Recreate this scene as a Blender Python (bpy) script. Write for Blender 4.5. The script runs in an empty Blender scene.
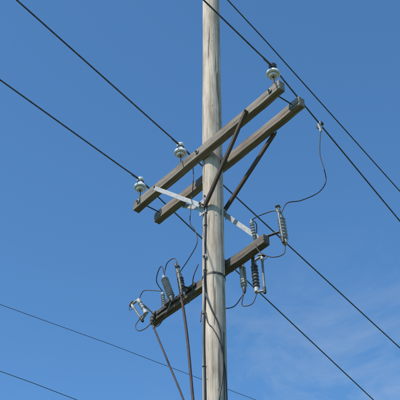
import bpy, bmesh, math, random
from mathutils import Vector, Matrix, noise
random.seed(4)
S=bpy.context.scene
S.view_settings.view_transform='Standard'; S.view_settings.look='None'; S.view_settings.exposure=0
COL=S.collection
ph=math.radians(51)
A=Vector((math.cos(ph),-math.sin(ph),0)); P=Vector((math.sin(ph),math.cos(ph),0)); Z=Vector((0,0,1))
def W(s,t,z): return A*s+P*t+Z*z      # arm frame -> world (pole axis is the origin)

# ---------------- materials ----------------
def newmat(name):
    m=bpy.data.materials.new(name); m.use_nodes=True
    nt=m.node_tree; b=nt.nodes['Principled BSDF']; return m,nt,b
def N(nt,typ,**k):
    n=nt.nodes.new(typ)
    for a,v in k.items(): setattr(n,a,v)
    return n
def ramp(nt,stops):
    r=N(nt,'ShaderNodeValToRGB'); e=r.color_ramp.elements
    while len(e)<len(stops): e.new(.5)
    for i,(p,c) in enumerate(stops): e[i].position=p; e[i].color=(*c,1)
    return r
def wood(name,scale,c_dark,c_mid,c_light,rough=.9,crack=.5,bump=.5,knots=None):
    m,nt,b=newmat(name); L=nt.links
    tc=N(nt,'ShaderNodeTexCoord')
    def tex(sc,s,det,ro=.6):
        mp=N(nt,'ShaderNodeMapping'); mp.inputs['Scale'].default_value=sc
        L.new(tc.outputs['Object'],mp.inputs[0])
        n=N(nt,'ShaderNodeTexNoise'); n.inputs['Scale'].default_value=s; n.inputs['Detail'].default_value=det; n.inputs['Roughness'].default_value=ro
        L.new(mp.outputs[0],n.inputs['Vector']); return n
    g=tex(scale,34,9,.75)        # fine grain
    r1=ramp(nt,[(.34,c_dark),(.48,c_mid),(.64,c_light)]); L.new(g.outputs['Fac'],r1.inputs[0])
    bl=tex(tuple(.25+.5*x for x in scale),3.6,7)      # stains
    r2=ramp(nt,[(.33,(.58,.54,.50)),(.5,(.92,.90,.88)),(.68,(1.14,1.12,1.08))]); L.new(bl.outputs['Fac'],r2.inputs[0])
    mx=N(nt,'ShaderNodeMix',data_type='RGBA',blend_type='MULTIPLY'); mx.inputs[0].default_value=1
    L.new(r1.outputs[0],mx.inputs[6]); L.new(r2.outputs[0],mx.inputs[7])
    ck=tex(tuple(x*.8 if x<.5 else x*1.25 for x in scale),16,3,.5)    # drying checks
    r3=ramp(nt,[(.0,(0,0,0)),(.345,(0,0,0)),(.37,(1,1,1))]); L.new(ck.outputs['Fac'],r3.inputs[0])
    mr=N(nt,'ShaderNodeMapRange'); mr.inputs[3].default_value=1-crack; L.new(r3.outputs[0],mr.inputs[0])
    m2=N(nt,'ShaderNodeMix',data_type='RGBA',blend_type='MULTIPLY'); m2.inputs[0].default_value=1
    L.new(mx.outputs[2],m2.inputs[6]); L.new(mr.outputs[0],m2.inputs[7])
    out=m2.outputs[2]
    if knots:
        mp=N(nt,'ShaderNodeMapping'); mp.inputs['Scale'].default_value=knots
        L.new(tc.outputs['Object'],mp.inputs[0])
        v=N(nt,'ShaderNodeTexVoronoi'); v.inputs['Scale'].default_value=1; v.inputs['Randomness'].default_value=1
        L.new(mp.outputs[0],v.inputs['Vector'])
        r4=ramp(nt,[(.0,(.28,.22,.18)),(.09,(.45,.38,.32)),(.16,(1,1,1))]); L.new(v.outputs['Distance'],r4.inputs[0])
        m3=N(nt,'ShaderNodeMix',data_type='RGBA',blend_type='MULTIPLY'); m3.inputs[0].default_value=1
        L.new(out,m3.inputs[6]); L.new(r4.outputs[0],m3.inputs[7]); out=m3.outputs[2]
    L.new(out,b.inputs['Base Color']); b.inputs['Roughness'].default_value=rough
    b.inputs['Specular IOR Level'].default_value=.2
    ad=N(nt,'ShaderNodeMath',operation='ADD'); L.new(g.outputs['Fac'],ad.inputs[0]); L.new(mr.outputs[0],ad.inputs[1])
    bp=N(nt,'ShaderNodeBump'); bp.inputs['Strength'].default_value=bump; bp.inputs['Distance'].default_value=.008
    L.new(ad.outputs[0],bp.inputs['Height']); L.new(bp.outputs[0],b.inputs['Normal'])
    return m
def plain(name,c1,c2,rough=.5,metal=0,ns=14,bump=.15):
    m,nt,b=newmat(name); L=nt.links
    tc=N(nt,'ShaderNodeTexCoord'); n=N(nt,'ShaderNodeTexNoise'); n.inputs['Scale'].default_value=ns; n.inputs['Detail'].default_value=6
    L.new(tc.outputs['Object'],n.inputs['Vector'])
    r=ramp(nt,[(.35,c1),(.65,c2)]); L.new(n.outputs['Fac'],r.inputs[0]); L.new(r.outputs[0],b.inputs['Base Color'])
    b.inputs['Roughness'].default_value=rough; b.inputs['Metallic'].default_value=metal
    bp=N(nt,'ShaderNodeBump'); bp.inputs['Strength'].default_value=bump; bp.inputs['Distance'].default_value=.004
    L.new(n.outputs['Fac'],bp.inputs['Height']); L.new(bp.outputs[0],b.inputs['Normal'])
    return m
M_pole=wood('pole_wood',(1,1,.05),(.33,.27,.205),(.53,.455,.37),(.66,.59,.50),crack=.6,bump=.7,knots=(5,5,1.6))
M_arm=wood('weathered_crossarm_wood',(.05,1,1),(.105,.088,.07),(.215,.185,.155),(.34,.30,.255),crack=.7,bump=.7)
M_arm2=wood('dark_crossarm_wood',(.05,1,1),(.07,.06,.05),(.135,.115,.098),(.21,.185,.16),crack=.7,bump=.7)
M_brace=wood('brace_wood',(.05,1,1),(.05,.038,.031),(.09,.068,.056),(.135,.105,.09),crack=.4)
M_galv=plain('galvanised_steel',(.30,.30,.29),(.42,.42,.41),.65,.2,22,.05)
M_dsteel=plain('weathered_steel',(.05,.047,.045),(.11,.10,.095),.6,.6,30)
M_white=plain('white_porcelain',(.6,.6,.57),(.78,.78,.75),.22,0,10,.02)
M_brown=plain('dark_glazed_porcelain',(.035,.03,.028),(.07,.06,.055),.25,0,10,.02)
M_grey=plain('grey_porcelain',(.19,.20,.21),(.30,.31,.32),.35,0,12,.02)
M_poly=plain('dark_polymer',(.045,.045,.05),(.085,.085,.09),.5,0,20,.05)
M_tube=plain('fibreglass_fuse_tube',(.13,.125,.12),(.24,.23,.22),.5,0,30,.05)
M_wire=plain('weathered_conductor',(.06,.062,.068),(.11,.112,.12),.55,.4,20,.05)
M_cable=plain('black_cable_jacket',(.018,.017,.017),(.035,.032,.03),.5,0,20,.05)
M_red=plain('rusty_conduit',(.035,.022,.02),(.065,.036,.031),.7,.1,12,.1)

# ---------------- mesh helpers ----------------
def top(name,loc):
    e=bpy.data.objects.new(name,None); e.location=loc; e.empty_display_size=.2; COL.objects.link(e); return e
def mk(name,bm,mat,parent,local=Matrix(),smooth=True,origin=None):
    me=bpy.data.meshes.new(name); bmesh.ops.recalc_face_normals(bm,faces=bm.faces); bm.to_mesh(me); bm.free()
    me.materials.append(mat)
    for p in me.polygons: p.use_smooth=smooth
    o=bpy.data.objects.new(name,me); COL.objects.link(o)
    if parent is not None:
        o.parent=parent; o.matrix_local=Matrix.Translation(-parent.location)@local
    else: o.matrix_local=local
    return o
def frame(a,b,upv=Z):
    x=(b-a).normalized(); y=upv.cross(x)
    if y.length<1e-3: y=A.cross(x)
    y.normalize(); z=x.cross(y)
    return Matrix(((x.x,y.x,z.x,0),(x.y,y.y,z.y,0),(x.z,y.z,z.z,0),(0,0,0,1)))
def beam(name,a,b,wy,wz,mat,parent,bev=.006,upv=Z,rough=0.0,ends=True):
    L=(b-a).length; n=max(1,int(L/.12)) if rough else 1
    bm=bmesh.new(); rings=[]
    for i in range(n+1):
        x=-L/2+L*i/n; r=[]
        for (y,z) in ((-1,-1),(1,-1),(1,1),(-1,1)):
            v=Vector((x,y*wy/2,z*wz/2))
            if rough: v+=Vector((0,noise.noise(v*3+a),noise.noise(v*3-b)))*rough
            r.append(bm.verts.new(v))
        rings.append(r)
    for i in range(n):
        for j in range(4):
            bm.faces.new((rings[i][j],rings[i][(j+1)%4],rings[i+1][(j+1)%4],rings[i+1][j]))
    bm.faces.new(rings[0][::-1]); bm.faces.new(rings[-1])
    bmesh.ops.recalc_face_normals(bm,faces=bm.faces)
    if bev:
        ed=[e for e in bm.edges if e.calc_face_angle(0)>1.0]
        bmesh.ops.bevel(bm,geom=ed,offset=bev,segments=2,affect='EDGES',profile=.6)
    return mk(name,bm,mat,parent,Matrix.Translation((a+b)/2)@frame(a,b,upv),smooth=False)
def lathe(name,a,b,prof,mat,parent,seg=28):
    bm=bmesh.new(); L=(b-a).length; rings=[]
    for f,r in prof:
        rings.append([bm.verts.new((f*L,r*math.cos(2*math.pi*k/seg),r*math.sin(2*math.pi*k/seg))) for k in range(seg)])
    for i in range(len(rings)-1):
        for k in range(seg):
            bm.faces.new((rings[i][k],rings[i][(k+1)%seg],rings[i+1][(k+1)%seg],rings[i+1][k]))
    bm.faces.new(rings[0]); bm.faces.new(rings[-1][::-1])
    o=mk(name,bm,mat,parent,Matrix.Translation(a)@frame(a,b),smooth=True)
    try: o.data.set_sharp_from_angle(angle=math.radians(50))
    except Exception: pass
    return o
def rod(name,a,b,r,mat,parent,seg=14): return lathe(name,a,b,[(0,r),(1,r)],mat,parent,seg)
def cr(pts,n=10):
    out=[]; q=[pts[0]*2-pts[1]]+list(pts)+[pts[-1]*2-pts[-2]]
    for i in range(1,len(q)-2):
        p0,p1,p2,p3=q[i-1:i+3]
        for k in range(n):
            u=k/n
            out.append(.5*((2*p1)+(p2-p0)*u+(2*p0-5*p1+4*p2-p3)*u*u+(3*p1-p0-3*p2+p3)*u**3))
    out.append(pts[-1]); return out
def tube(name,pts,r,mat,parent,smooth=True,seg=8,n=10):
    if smooth and len(pts)>2: pts=cr(pts,n)
    bm=bmesh.new(); rings=[]; prev=None
    for i,p in enumerate(pts):
        d=(pts[min(i+1,len(pts)-1)]-pts[max(i-1,0)]).normalized()
        if prev is None:
            y=d.orthogonal().normalized()
        else:
            y=(prev-d*prev.dot(d)).normalized()
        prev=y; z=d.cross(y)
        rings.append([bm.verts.new(p+y*r*math.cos(2*math.pi*k/seg)+z*r*math.sin(2*math.pi*k/seg)) for k in range(seg)])
    for i in range(len(rings)-1):
        for k in range(seg):
            bm.faces.new((rings[i][k],rings[i][(k+1)%seg],rings[i+1][(k+1)%seg],rings[i+1][k]))
    bm.faces.new(rings[0]); bm.faces.new(rings[-1][::-1])
    return mk(name,bm,mat,parent)

# ---------------- pole ----------------
pole=top('utility_pole',Vector((0,0,0)))
def rad(z): return .1385-.0019*(z-7.3)
bm=bmesh.new(); seg=72; rings=[]; H=15.2; nz=200
for i in range(nz+1):
    z=-.3+(H+.3)*i/nz; r=[]
    for k in range(seg):
        a=2*math.pi*k/seg
        rr=rad(z)+.006*noise.noise(Vector((math.cos(a)*1.5,math.sin(a)*1.5,z*.8)))+.003*noise.noise(Vector((math.cos(a)*9,math.sin(a)*9,z*.8)))
        r.append(bm.verts.new((rr*math.cos(a)+.010*noise.noise(Vector((0,3,z*.5))),rr*math.sin(a),z)))
    rings.append(r)
for i in range(nz):
    for k in range(seg): bm.faces.new((rings[i][k],rings[i][(k+1)%seg],rings[i+1][(k+1)%seg],rings[i+1][k]))
bm.faces.new(rings[-1])
mk('shaft',bm,M_pole,pole)

ZA=10.66; TA=.19
for t,nm,m,s0,s1 in ((-TA,'crossarm_front',M_arm,-1.45,1.56),(TA,'crossarm_rear',M_arm,-1.47,1.51)):
    beam(nm,W(s0,t,ZA),W(s1,t,ZA),.10,.145,m,pole,bev=.009,rough=.012)
ZL=8.97; TL=.2
beam('equipment_arm',W(-1.5,TL,ZL),W(.74,TL,ZL),.10,.125,M_arm2,pole,bev=.009,rough=.012)
def bolt(s,z,t0,t1):
    rod('through_bolt',W(s,t0,z),W(s,t1,z),.009,M_dsteel,pole)
    for t,d in ((t0+.02,-1),(t1-.02,1)):
        beam('square_washer',W(s,t,z),W(s,t+.006*d,z),.055,.055,M_galv,pole,bev=0)
        lathe('nut',W(s,t+.006*d,z),W(s,t+.022*d,z),[(0,.018),(1,.018)],M_dsteel,pole,6)
for s in (-1.32,-.02,1.4): bolt(s,ZA,-TA-.085,TA+.085)
bolt(.02,ZL,-.175,TL+.09)
for s in (-1.32,1.4):
    beam('spacer_washer',W(s,-TA+.058,ZA),W(s,-TA+.064,ZA),.055,.055,M_galv,pole,bev=0)
    beam('spacer_washer',W(s,TA-.064,ZA),W(s,TA-.058,ZA),.055,.055,M_galv,pole,bev=0)
def brace(nm,a,b,mat,w=.05,th=.038):
    beam(nm,a,b,th,w,mat,pole,bev=.004,upv=P.cross((b-a).normalized()),rough=.003)
brace('brace_front_a',W(.98,-TA-.074,ZA-.02),W(.03,-.165,9.74),M_brace)
brace('brace_front_b',W(-.90,-TA-.074,ZA-.05),W(-.0,-.205,9.76),M_galv,.058,.03)
brace('brace_rear_a',W(.92,TA+.074,ZA-.05),W(.04,.165,9.86),M_brace)
brace('brace_rear_b',W(-.95,TA+.074,ZA-.05),W(-.0,.205,9.86),M_galv,.058,.03)
for s,t in ((.98,-TA-.094),(-.9,-TA-.09),(.92,TA+.094),(-.95,TA+.09)):
    lathe('carriage_bolt_head',W(s,t,ZA-.03),W(s,t+(.014 if t>0 else -.014),ZA-.03),[(0,.018),(.6,.015),(1,.006)],M_dsteel,pole,14)
bolt(.01,9.78,-.235,.235)
beam('gain_plate',W(-.02,-.150,9.66),W(-.02,-.150,9.9),.01,.13,M_galv,pole,bev=.002,upv=A)
brace('lower_brace_a',W(.02,.16,9.80),W(.66,TL+.07,ZL+.02),M_galv,.06,.012)
brace('lower_brace_b',W(-.02,.18,9.62),W(-.62,TL+.07,ZL+.04),M_dsteel,.045,.012)
for z in (8.72,):
    rr=rad(z)+.006
    lathe('pole_band',Vector((0,0,z-.014)),Vector((0,0,z+.014)),[(0,rr),(1,rr)],M_dsteel,pole,48)
def leadang(z): return 222+5*math.sin((9.95-z)*2.1)+2*math.sin((9.95-z)*5.3)
lead=[]
for i in range(60):
    z=9.95-i*.17; a=math.radians(leadang(z)); r=rad(z)+.014
    lead.append(Vector((r*math.cos(a),r*math.sin(a),max(z,.0))))
tube('riser_cable',lead,.013,M_cable,pole,n=3)
lead2=[]
for i in range(70):
    z=14.4-i*.21; a=math.radians(318+4*math.sin(i*.5)); r=rad(z)+.006
    lead2.append(Vector((r*math.cos(a),r*math.sin(a),max(z,.0))))
tube('ground_wire',lead2,.005,M_dsteel,pole,n=2)
def onp(deg,z,off=.012):
    a=math.radians(deg); r=rad(z)+off; return Vector((r*math.cos(a),r*math.sin(a),z))
tube('service_loop',[onp(224,8.75,.03),onp(232,8.45,.04),onp(255,8.2,.03),onp(285,8.0),onp(303,7.75),onp(306,7.4),onp(290,7.1),onp(265,6.8),onp(235,6.4,.03)],.008,M_cable,pole)
tube('service_loop_b',[onp(226,8.2,.03),onp(240,8.02,.02),onp(262,7.93),onp(290,7.75,.02),onp(318,7.45),onp(330,7.0)],.006,M_cable,pole)
for i in range(9):
    z=9.5-i*.66+random.uniform(-.08,.08); a=math.radians(leadang(z)); q=onp(math.degrees(a),z,.002); d=Vector((math.cos(a),math.sin(a),0)); tt=Vector((-d.y,d.x,0))
    tube('cable_staple',[q-tt*.022,q+d*.02-tt*.018,q+d*.03,q+d*.02+tt*.018,q+tt*.022],.004,M_dsteel,pole,n=4,seg=6)
for i in range(18):
    z=random.uniform(6.5,14); a=random.uniform(200,340); q=onp(a,z,-.004); d=Vector((math.cos(math.radians(a)),math.sin(math.radians(a)),0))
    lathe('nail_head',q,q+d*.007,[(0,.005),(1,.005)],M_dsteel,pole,8)

# ---------------- pin insulators ----------------
WZ=11.13
def pin_ins(s,t,k,cap,dl,dr_,zw):
    base=W(s,t,ZA+.074); e=top('pin_insulator',base)
    rod('steel_pin',base-Z*.01,base+Z*.27,.013,M_dsteel,e)
    lathe('pin_collar',base,base+Z*.03,[(0,.034),(.5,.032),(1,.016)],M_dsteel,e,18)
    b=base+Z*.195; L=.19*k
    lathe('porcelain_skirt',b,b+Z*L*.62,[(0.02,.030),(.0,.050),(.08,.058),(.34,.050),(.36,.044),(.30,.078*k),(.38,.086*k),(.66,.078*k),(.86,.05*k),(1,.043*k)],M_white,e,36)
    lathe('porcelain_head',b+Z*L*.62,b+Z*L*1.12,[(0,.043*k),(.22,.036*k),(.42,.037*k),(.55,.05*k),(.8,.05*k),(.95,.042*k),(1,.025*k)],cap or M_white,e,36)
    w=[b+Z*L*.78+Vector((.043*math.cos(q),.043*math.sin(q),0)) for q in [i*2*math.pi/16 for i in range(17)]]
    tube('tie_wire',w,.007,M_wire,e,n=2)
    for d in (dl,dr_):   # tie ends wrapped tightly round the conductor
        d=(A*d[0]+P*d[1]).normalized(); sdv=d.cross(Z); c=W(s,t,zw)
        tube('tie_wrap',[c+d*(.045+.0032*i)-Z*.0006*i*.3+sdv*.013*math.cos(i*1.2)+Z*.013*math.sin(i*1.2) for i in range(44)],.0035,M_wire,e,n=2,seg=6)
    return e

# ---------------- line conductors ----------------
def line(nm,p0,d1,d2,r=.0105,l1=45,l2=55,sag=.0):
    e=top(nm,p0); pts=[]
    d1=(A*d1[0]+P*d1[1]).normalized(); d2=(A*d2[0]+P*d2[1]).normalized()
    for k in range(24,0,-1):
        q=l1*(k/24)**1.5; pts.append(p0+d1*q-Z*(.012*q*(1-q/l1)))
    pts.append(p0.copy())
    for k in range(1,25):
        q=l2*(k/24)**1.5; pts.append(p0+d2*q-Z*(.012*q*(1-q/l2)))
    tube('conductor',pts,r,M_wire,e,n=4)
    return e
for s,c,dl,dr_ in ((1.42,M_brown,(.28,-1.33),(-1.07,3.5)),(-.45,M_white,(.78,-3.03),(-1.59,6.12)),(-1.37,M_white,(.47,-2.57),(-2.25,7.16))):
    pin_ins(s,-TA,1.05,c,dl,dr_,WZ-.015)
    line('power_line',W(s,-TA,WZ-.015),dl,dr_)
line('power_line',W(1.13,0,12.0),(.21,-.83),(-.96,3.69),r=.009)
line('power_line',W(-9.1,4.5,14),(-.05,-1),(.05,1),r=.006)
line('power_line',W(-11.7,4,14),(0,-1),(0,1),r=.008)

# ---------------- cutouts / arresters ----------------
def sheds(n,r0,r1,lo=.08,hi=.92):
    pr=[(0,r0*.9),(lo,r0*.9)]
    for i in range(n):
        f0=lo+(hi-lo)*i/n; h=(hi-lo)/n
        pr+=[(f0+h*.10,r0),(f0+h*.30,r1*.96),(f0+h*.42,r1),(f0+h*.60,r1*.8),(f0+h*.9,r0)]
    pr+=[(hi,r0*.9),(1,r0*.9)]
    return pr
def cutout(b,t,side,body,mount,n=7,r=.05,open_=0):
    e=top('fuse_cutout',(b+t)/2); ax=(t-b).normalized(); sd=(side-ax*side.dot(ax)).normalized(); L=(t-b).length
    lathe('ribbed_insulator',b,t,sheds(n,r*.62,r),body,e,28)
    lathe('lower_cap',b-ax*.03,b+ax*.05,[(0,.02),(.1,.03),(.9,.03),(1,.024)],M_galv,e,18)
    lathe('upper_cap',t-ax*.05,t+ax*.03,[(0,.024),(.1,.03),(.8,.03),(1,.016)],M_galv,e,18)
    beam('upper_contact_arm',t+ax*.02-sd*.03,t+sd*.13+ax*.05,.035,.012,M_galv,e,bev=.003,upv=ax)
    beam('contact_hood',t+sd*.07+ax*.072,t+sd*.15+ax*.045,.055,.02,M_dsteel,e,bev=.005,upv=ax)
    beam('hinge_arm',b-ax*.02-sd*.03,b+sd*.10-ax*.05,.035,.012,M_galv,e,bev=.003,upv=ax)
    f0=b+sd*.10-ax*.04; f1=t+sd*.115+ax*.03
    rod('fuse_tube',f0,f1,.014,M_tube,e)
    lathe('tube_ferrule',f1-ax*.07,f1+ax*.02,[(0,.016),(.1,.02),(.9,.02),(1,.012)],M_galv,e,16)
    lathe('tube_hinge',f0-ax*.05,f0+ax*.05,[(0,.015),(.1,.02),(.9,.02),(1,.016)],M_dsteel,e,16)
    tube('pull_ring',[f1+sd*.04+ax*(-.02)+sd*.026*math.cos(q)+ax*.026*math.sin(q) for q in [i*2*math.pi/14 for i in range(15)]],.0045,M_dsteel,e,n=2)
    mid=(b+t)/2
    lathe('mid_clamp',mid-ax*.02,mid+ax*.02,[(0,r*.7),(1,r*.7)],M_galv,e,20)
    if mount is not None:
        beam('mounting_strap',mid-sd*.03,mount,.035,.01,M_dsteel,e,bev=.002)
    return e
def arrester(b,t,mat,mount=None,n=8,r=.052):
    e=top('surge_arrester',(b+t)/2); ax=(t-b).normalized()
    lathe('ribbed_housing',b,t,sheds(n,r*.6,r,.05,.95),mat,e,28)
    lathe('top_terminal',t-ax*.005,t+ax*.055,[(0,.024),(.4,.024),(.45,.01),(1,.01)],M_galv,e,14)
    lathe('ground_disconnector',b-ax*.07,b+ax*.005,[(0,.012),(.2,.02),(.8,.024),(1,.024)],M_poly,e,16)
    if mount is not None:
        beam('bracket',b-ax*.012,mount,.04,.012,M_galv,e,bev=.002)
    return e
# right-hand group
cutout(W(.94,.3,8.86),W(.90,.3,9.28),(A*.3-P*.5),M_grey,W(.72,TL+.02,ZL+.07),7,.048)
cutout(W(.38,.34,8.50),W(.35,.34,8.92),(A*.9+P*.3),M_poly,W(.42,TL+.058,ZL),7,.044)
arrester(W(.17,.33,8.64),W(.15,.33,8.98),M_grey,W(.19,TL+.058,ZL),8,.042)
arrester(W(.58,.16,9.08),W(.58,.12,9.28),M_grey,None,5,.03)
# left-hand group
arrester(W(-.86,.02,8.92),W(-1.00,.0,9.30),M_grey,W(-.88,TL-.057,ZL),9,.05)
cutout(W(-.60,.0,8.82),W(-.64,-.02,9.12),(A*.5-P*.6),M_poly,W(-.60,TL-.057,ZL),6,.042)
cutout(W(-1.52,.1,9.08),W(-1.63,.06,9.30),(-A*.8-P*.2),M_grey,W(-1.44,TL,ZL+.06),4,.033)
arrester(W(-1.26,.2,9.09),W(-1.29,.2,9.28),M_grey,None,5,.03)
hw=top('equipment_bracket',W(-1.0,.1,9.0))
beam('channel',W(-1.32,TL-.070,ZL+.0),W(-.52,TL-.070,ZL+.03),.014,.05,M_dsteel,hw,bev=.002)
beam('terminal_block',W(-1.1,TL-.102,ZL+.02),W(-.98,TL-.102,ZL+.02),.045,.07,M_poly,hw,bev=.006)
lathe('bushing',W(-1.40,.12,8.86),W(-1.36,.13,9.02),sheds(3,.022,.034),M_poly,hw,20)
beam('bushing_clip',W(-1.36,.11,8.96),W(-1.36,TL-.05,8.96),.03,.012,M_dsteel,hw,bev=.002)

# ---------------- jumpers, leads and conduits ----------------
j=top('jumper_wire',W(1.06,1.0,11.1))
cl=W(1.062,.98,11.07)
lathe('hot_line_clamp',cl-Z*.11,cl+Z*.06,[(0,.012),(.15,.02),(.3,.014),(.5,.03),(.8,.034),(1,.02)],M_galv,j,14)
beam('clamp_jaw',cl+Z*.0-A*.05,cl+Z*.02+A*.05,.04,.05,M_dsteel,j)
tube('lead',[cl-Z*.08,W(1.06,.96,10.85),W(1.08,.9,10.5),W(1.17,.85,10.15),W(1.22,.8,9.88),W(1.19,.68,9.66),W(1.08,.48,9.50),W(.98,.34,9.45),W(.91,.3,9.32)],.0065,M_cable,j)
def jump(nm,pts,r=.0065,mat=M_cable):
    p=[W(*q) for q in pts]; e=top(nm,p[0]); tube('lead',p,r,mat,e); return e
jump('jumper_wire',[(-.48,-.05,11.1),(-.44,.0,10.95),(-.43,.02,10.6),(-.50,.03,10.1),(-.46,0,9.85),(-.30,-.05,9.62),(-.26,-.05,9.4),(-.42,-.05,9.25),(-.64,-.03,9.16)],.006)
jump('jumper_wire',[(-.64,-.02,9.16),(-.72,-.04,9.42),(-.90,-.02,9.48),(-.98,0,9.43),(-1.0,0,9.34)])
jump('jumper_wire',[(-1.0,0,9.35),(-1.1,.03,9.55),(-1.2,.05,9.54),(-1.3,.1,9.45),(-1.29,.2,9.32)])
jump('jumper_wire',[(-1.29,.2,9.33),(-1.44,.14,9.40),(-1.56,.08,9.43),(-1.63,.06,9.33)])
jump('jumper_wire',[(-1.52,.08,9.05),(-1.62,.02,8.9),(-1.56,.02,8.78),(-1.46,.05,8.77),(-1.40,.12,8.86)])
jump('jumper_wire',[(-.87,.02,8.86),(-.95,0,8.70),(-1.1,.02,8.64),(-1.25,.06,8.7),(-1.4,.12,8.86)])
jump('jumper_wire',[(-.60,0,8.80),(-.5,0,8.64),(-.35,-.05,8.66),(-.22,-.14,8.8),(-.12,-.14,8.95)])
jump('jumper_wire',[(.90,.3,9.31),(.79,.3,9.43),(.64,.2,9.40),(.58,.12,9.33)])
jump('jumper_wire',[(.58,.12,9.33),(.49,.28,9.38),(.39,.34,9.17),(.35,.34,8.95)])
jump('jumper_wire',[(.35,.34,8.95),(.29,.34,9.11),(.2,.33,9.11),(.15,.33,9.02)])
jump('jumper_wire',[(.94,.3,8.82),(.92,.28,8.69),(.80,.2,8.68),(.66,.14,8.82),(.58,.16,9.02)])
jump('jumper_wire',[(.38,.34,8.46),(.33,.3,8.32),(.22,.25,8.33),(.17,.3,8.48),(.17,.33,8.58)])
jump('jumper_wire',[(.17,.33,8.58),(.07,.25,8.4),(-.02,.1,8.35),(-.1,-.08,8.3),(-.08,-.14,8.1)])
def conduit(pts,r,mat):
    p=[W(*q) for q in pts]; e=top('riser_conduit',p[0]); tube('pipe',p,r,mat,e,seg=14,n=6)
    lathe('end_bell',p[0]+(p[0]-p[1]).normalized()*.04,p[0]-(p[0]-p[1]).normalized()*.02,[(0,r*.7),(.2,r*1.3),(1,r*1.3)],M_poly,e,16)
conduit([(-1.22,.02,8.66),(-.90,.01,8.02),(-.59,0,7.40),(-.3,-.04,6.8),(-.17,-.06,6.3),(-.155,-.06,5.2),(-.158,-.06,0)],.012,M_red)
conduit([(-.75,.0,9.36),(-.53,0,8.3),(-.32,-.06,7.26),(-.17,-.1,6.5),(-.13,-.12,5.8),(-.135,-.13,0)],.017,M_red)

# ---------------- ground ----------------
bm=bmesh.new(); n=60; g=[]
for i in range(n+1):
    row=[]
    for k in range(n+1):
        u=(i/n*2-1); v=(k/n*2-1); x=600*u*abs(u)**1.5; y=600*v*abs(v)**1.5
        row.append(bm.verts.new((x,y,.0+(.15*noise.noise(Vector((x*.05,y*.05,0))) if abs(x)+abs(y)>6 else 0))))
    g.append(row)
for i in range(n):
    for k in range(n): bm.faces.new((g[i][k],g[i+1][k],g[i+1][k+1],g[i][k+1]))
m,nt,b=newmat('dry_grass'); tc=N(nt,'ShaderNodeTexCoord'); nn=N(nt,'ShaderNodeTexNoise'); nn.inputs['Scale'].default_value=1.4; nn.inputs['Detail'].default_value=12
nt.links.new(tc.outputs['Object'],nn.inputs['Vector']); r=ramp(nt,[(.3,(.05,.07,.025)),(.5,(.09,.11,.04)),(.7,(.16,.15,.08))])
nt.links.new(nn.outputs['Fac'],r.inputs[0]); nt.links.new(r.outputs[0],b.inputs['Base Color']); b.inputs['Roughness'].default_value=.95
mk('ground',bm,m,None)

# ---------------- light ----------------
el=math.radians(44); az=math.radians(230)      # azimuth measured clockwise from +Y
sd=Vector((math.sin(az)*math.cos(el),math.cos(az)*math.cos(el),math.sin(el)))
sun=bpy.data.lights.new('sun','SUN'); sun.energy=4.7; sun.angle=math.radians(.53); sun.color=(1,.93,.83)
so=bpy.data.objects.new('sun',sun); COL.objects.link(so); so.rotation_euler=sd.to_track_quat('Z','Y').to_euler(); so.location=(0,0,40)
w=bpy.data.worlds.new('World'); S.world=w; w.use_nodes=True; nt=w.node_tree; bg=nt.nodes['Background']; L=nt.links
sky=N(nt,'ShaderNodeTexSky',sky_type='NISHITA'); sky.sun_disc=False; sky.sun_elevation=el; sky.sun_rotation=az
sky.air_density=1.0; sky.dust_density=.3; sky.ozone_density=1.8; sky.altitude=200
bg.inputs['Strength'].default_value=.15
mt=N(nt,'ShaderNodeMix',data_type='RGBA',blend_type='MULTIPLY'); mt.inputs[0].default_value=1; mt.inputs[7].default_value=(.70,1.12,1.36,1)
L.new(sky.outputs[0],mt.inputs[6])
# thin wisps of cirrus low in the sky, to the north-east
tc=N(nt,'ShaderNodeTexCoord'); mp=N(nt,'ShaderNodeMapping'); mp.inputs['Scale'].default_value=(1,1,1.8); L.new(tc.outputs['Generated'],mp.inputs[0])
cn=N(nt,'ShaderNodeTexNoise'); cn.inputs['Scale'].default_value=9; cn.inputs['Detail'].default_value=8; cn.inputs['Roughness'].default_value=.62; cn.inputs['Distortion'].default_value=.6
L.new(mp.outputs[0],cn.inputs['Vector'])
c1=N(nt,'ShaderNodeMapRange'); c1.inputs[1].default_value=.47; c1.inputs[2].default_value=.8; c1.inputs[4].default_value=.36; L.new(cn.outputs['Fac'],c1.inputs[0])
sx=N(nt,'ShaderNodeSeparateXYZ'); L.new(tc.outputs['Generated'],sx.inputs[0])
c2=N(nt,'ShaderNodeMapRange'); c2.inputs[1].default_value=.62; c2.inputs[2].default_value=.50; L.new(sx.outputs['Z'],c2.inputs[0])
c3=N(nt,'ShaderNodeMapRange'); c3.inputs[1].default_value=-.06; c3.inputs[2].default_value=.08; L.new(sx.outputs['X'],c3.inputs[0])
mm=N(nt,'ShaderNodeMath',operation='MULTIPLY'); L.new(c1.outputs[0],mm.inputs[0]); L.new(c2.outputs[0],mm.inputs[1])
m5=N(nt,'ShaderNodeMath',operation='MULTIPLY'); L.new(mm.outputs[0],m5.inputs[0]); L.new(c3.outputs[0],m5.inputs[1])
mc=N(nt,'ShaderNodeMix',data_type='RGBA'); L.new(m5.outputs[0],mc.inputs[0]); L.new(mt.outputs[2],mc.inputs[6]); mc.inputs[7].default_value=(4.2,4.6,5.0,1)
L.new(mc.outputs[2],bg.inputs[0])

# ---------------- camera ----------------
cam=bpy.data.cameras.new('camera'); cam.sensor_width=36; cam.lens=36*1020/400; cam.clip_end=3000
co=bpy.data.objects.new('camera',cam); COL.objects.link(co); co.location=(-.166,-9.96,1.6); co.rotation_euler=(math.radians(90+40),0,0)
S.camera=co
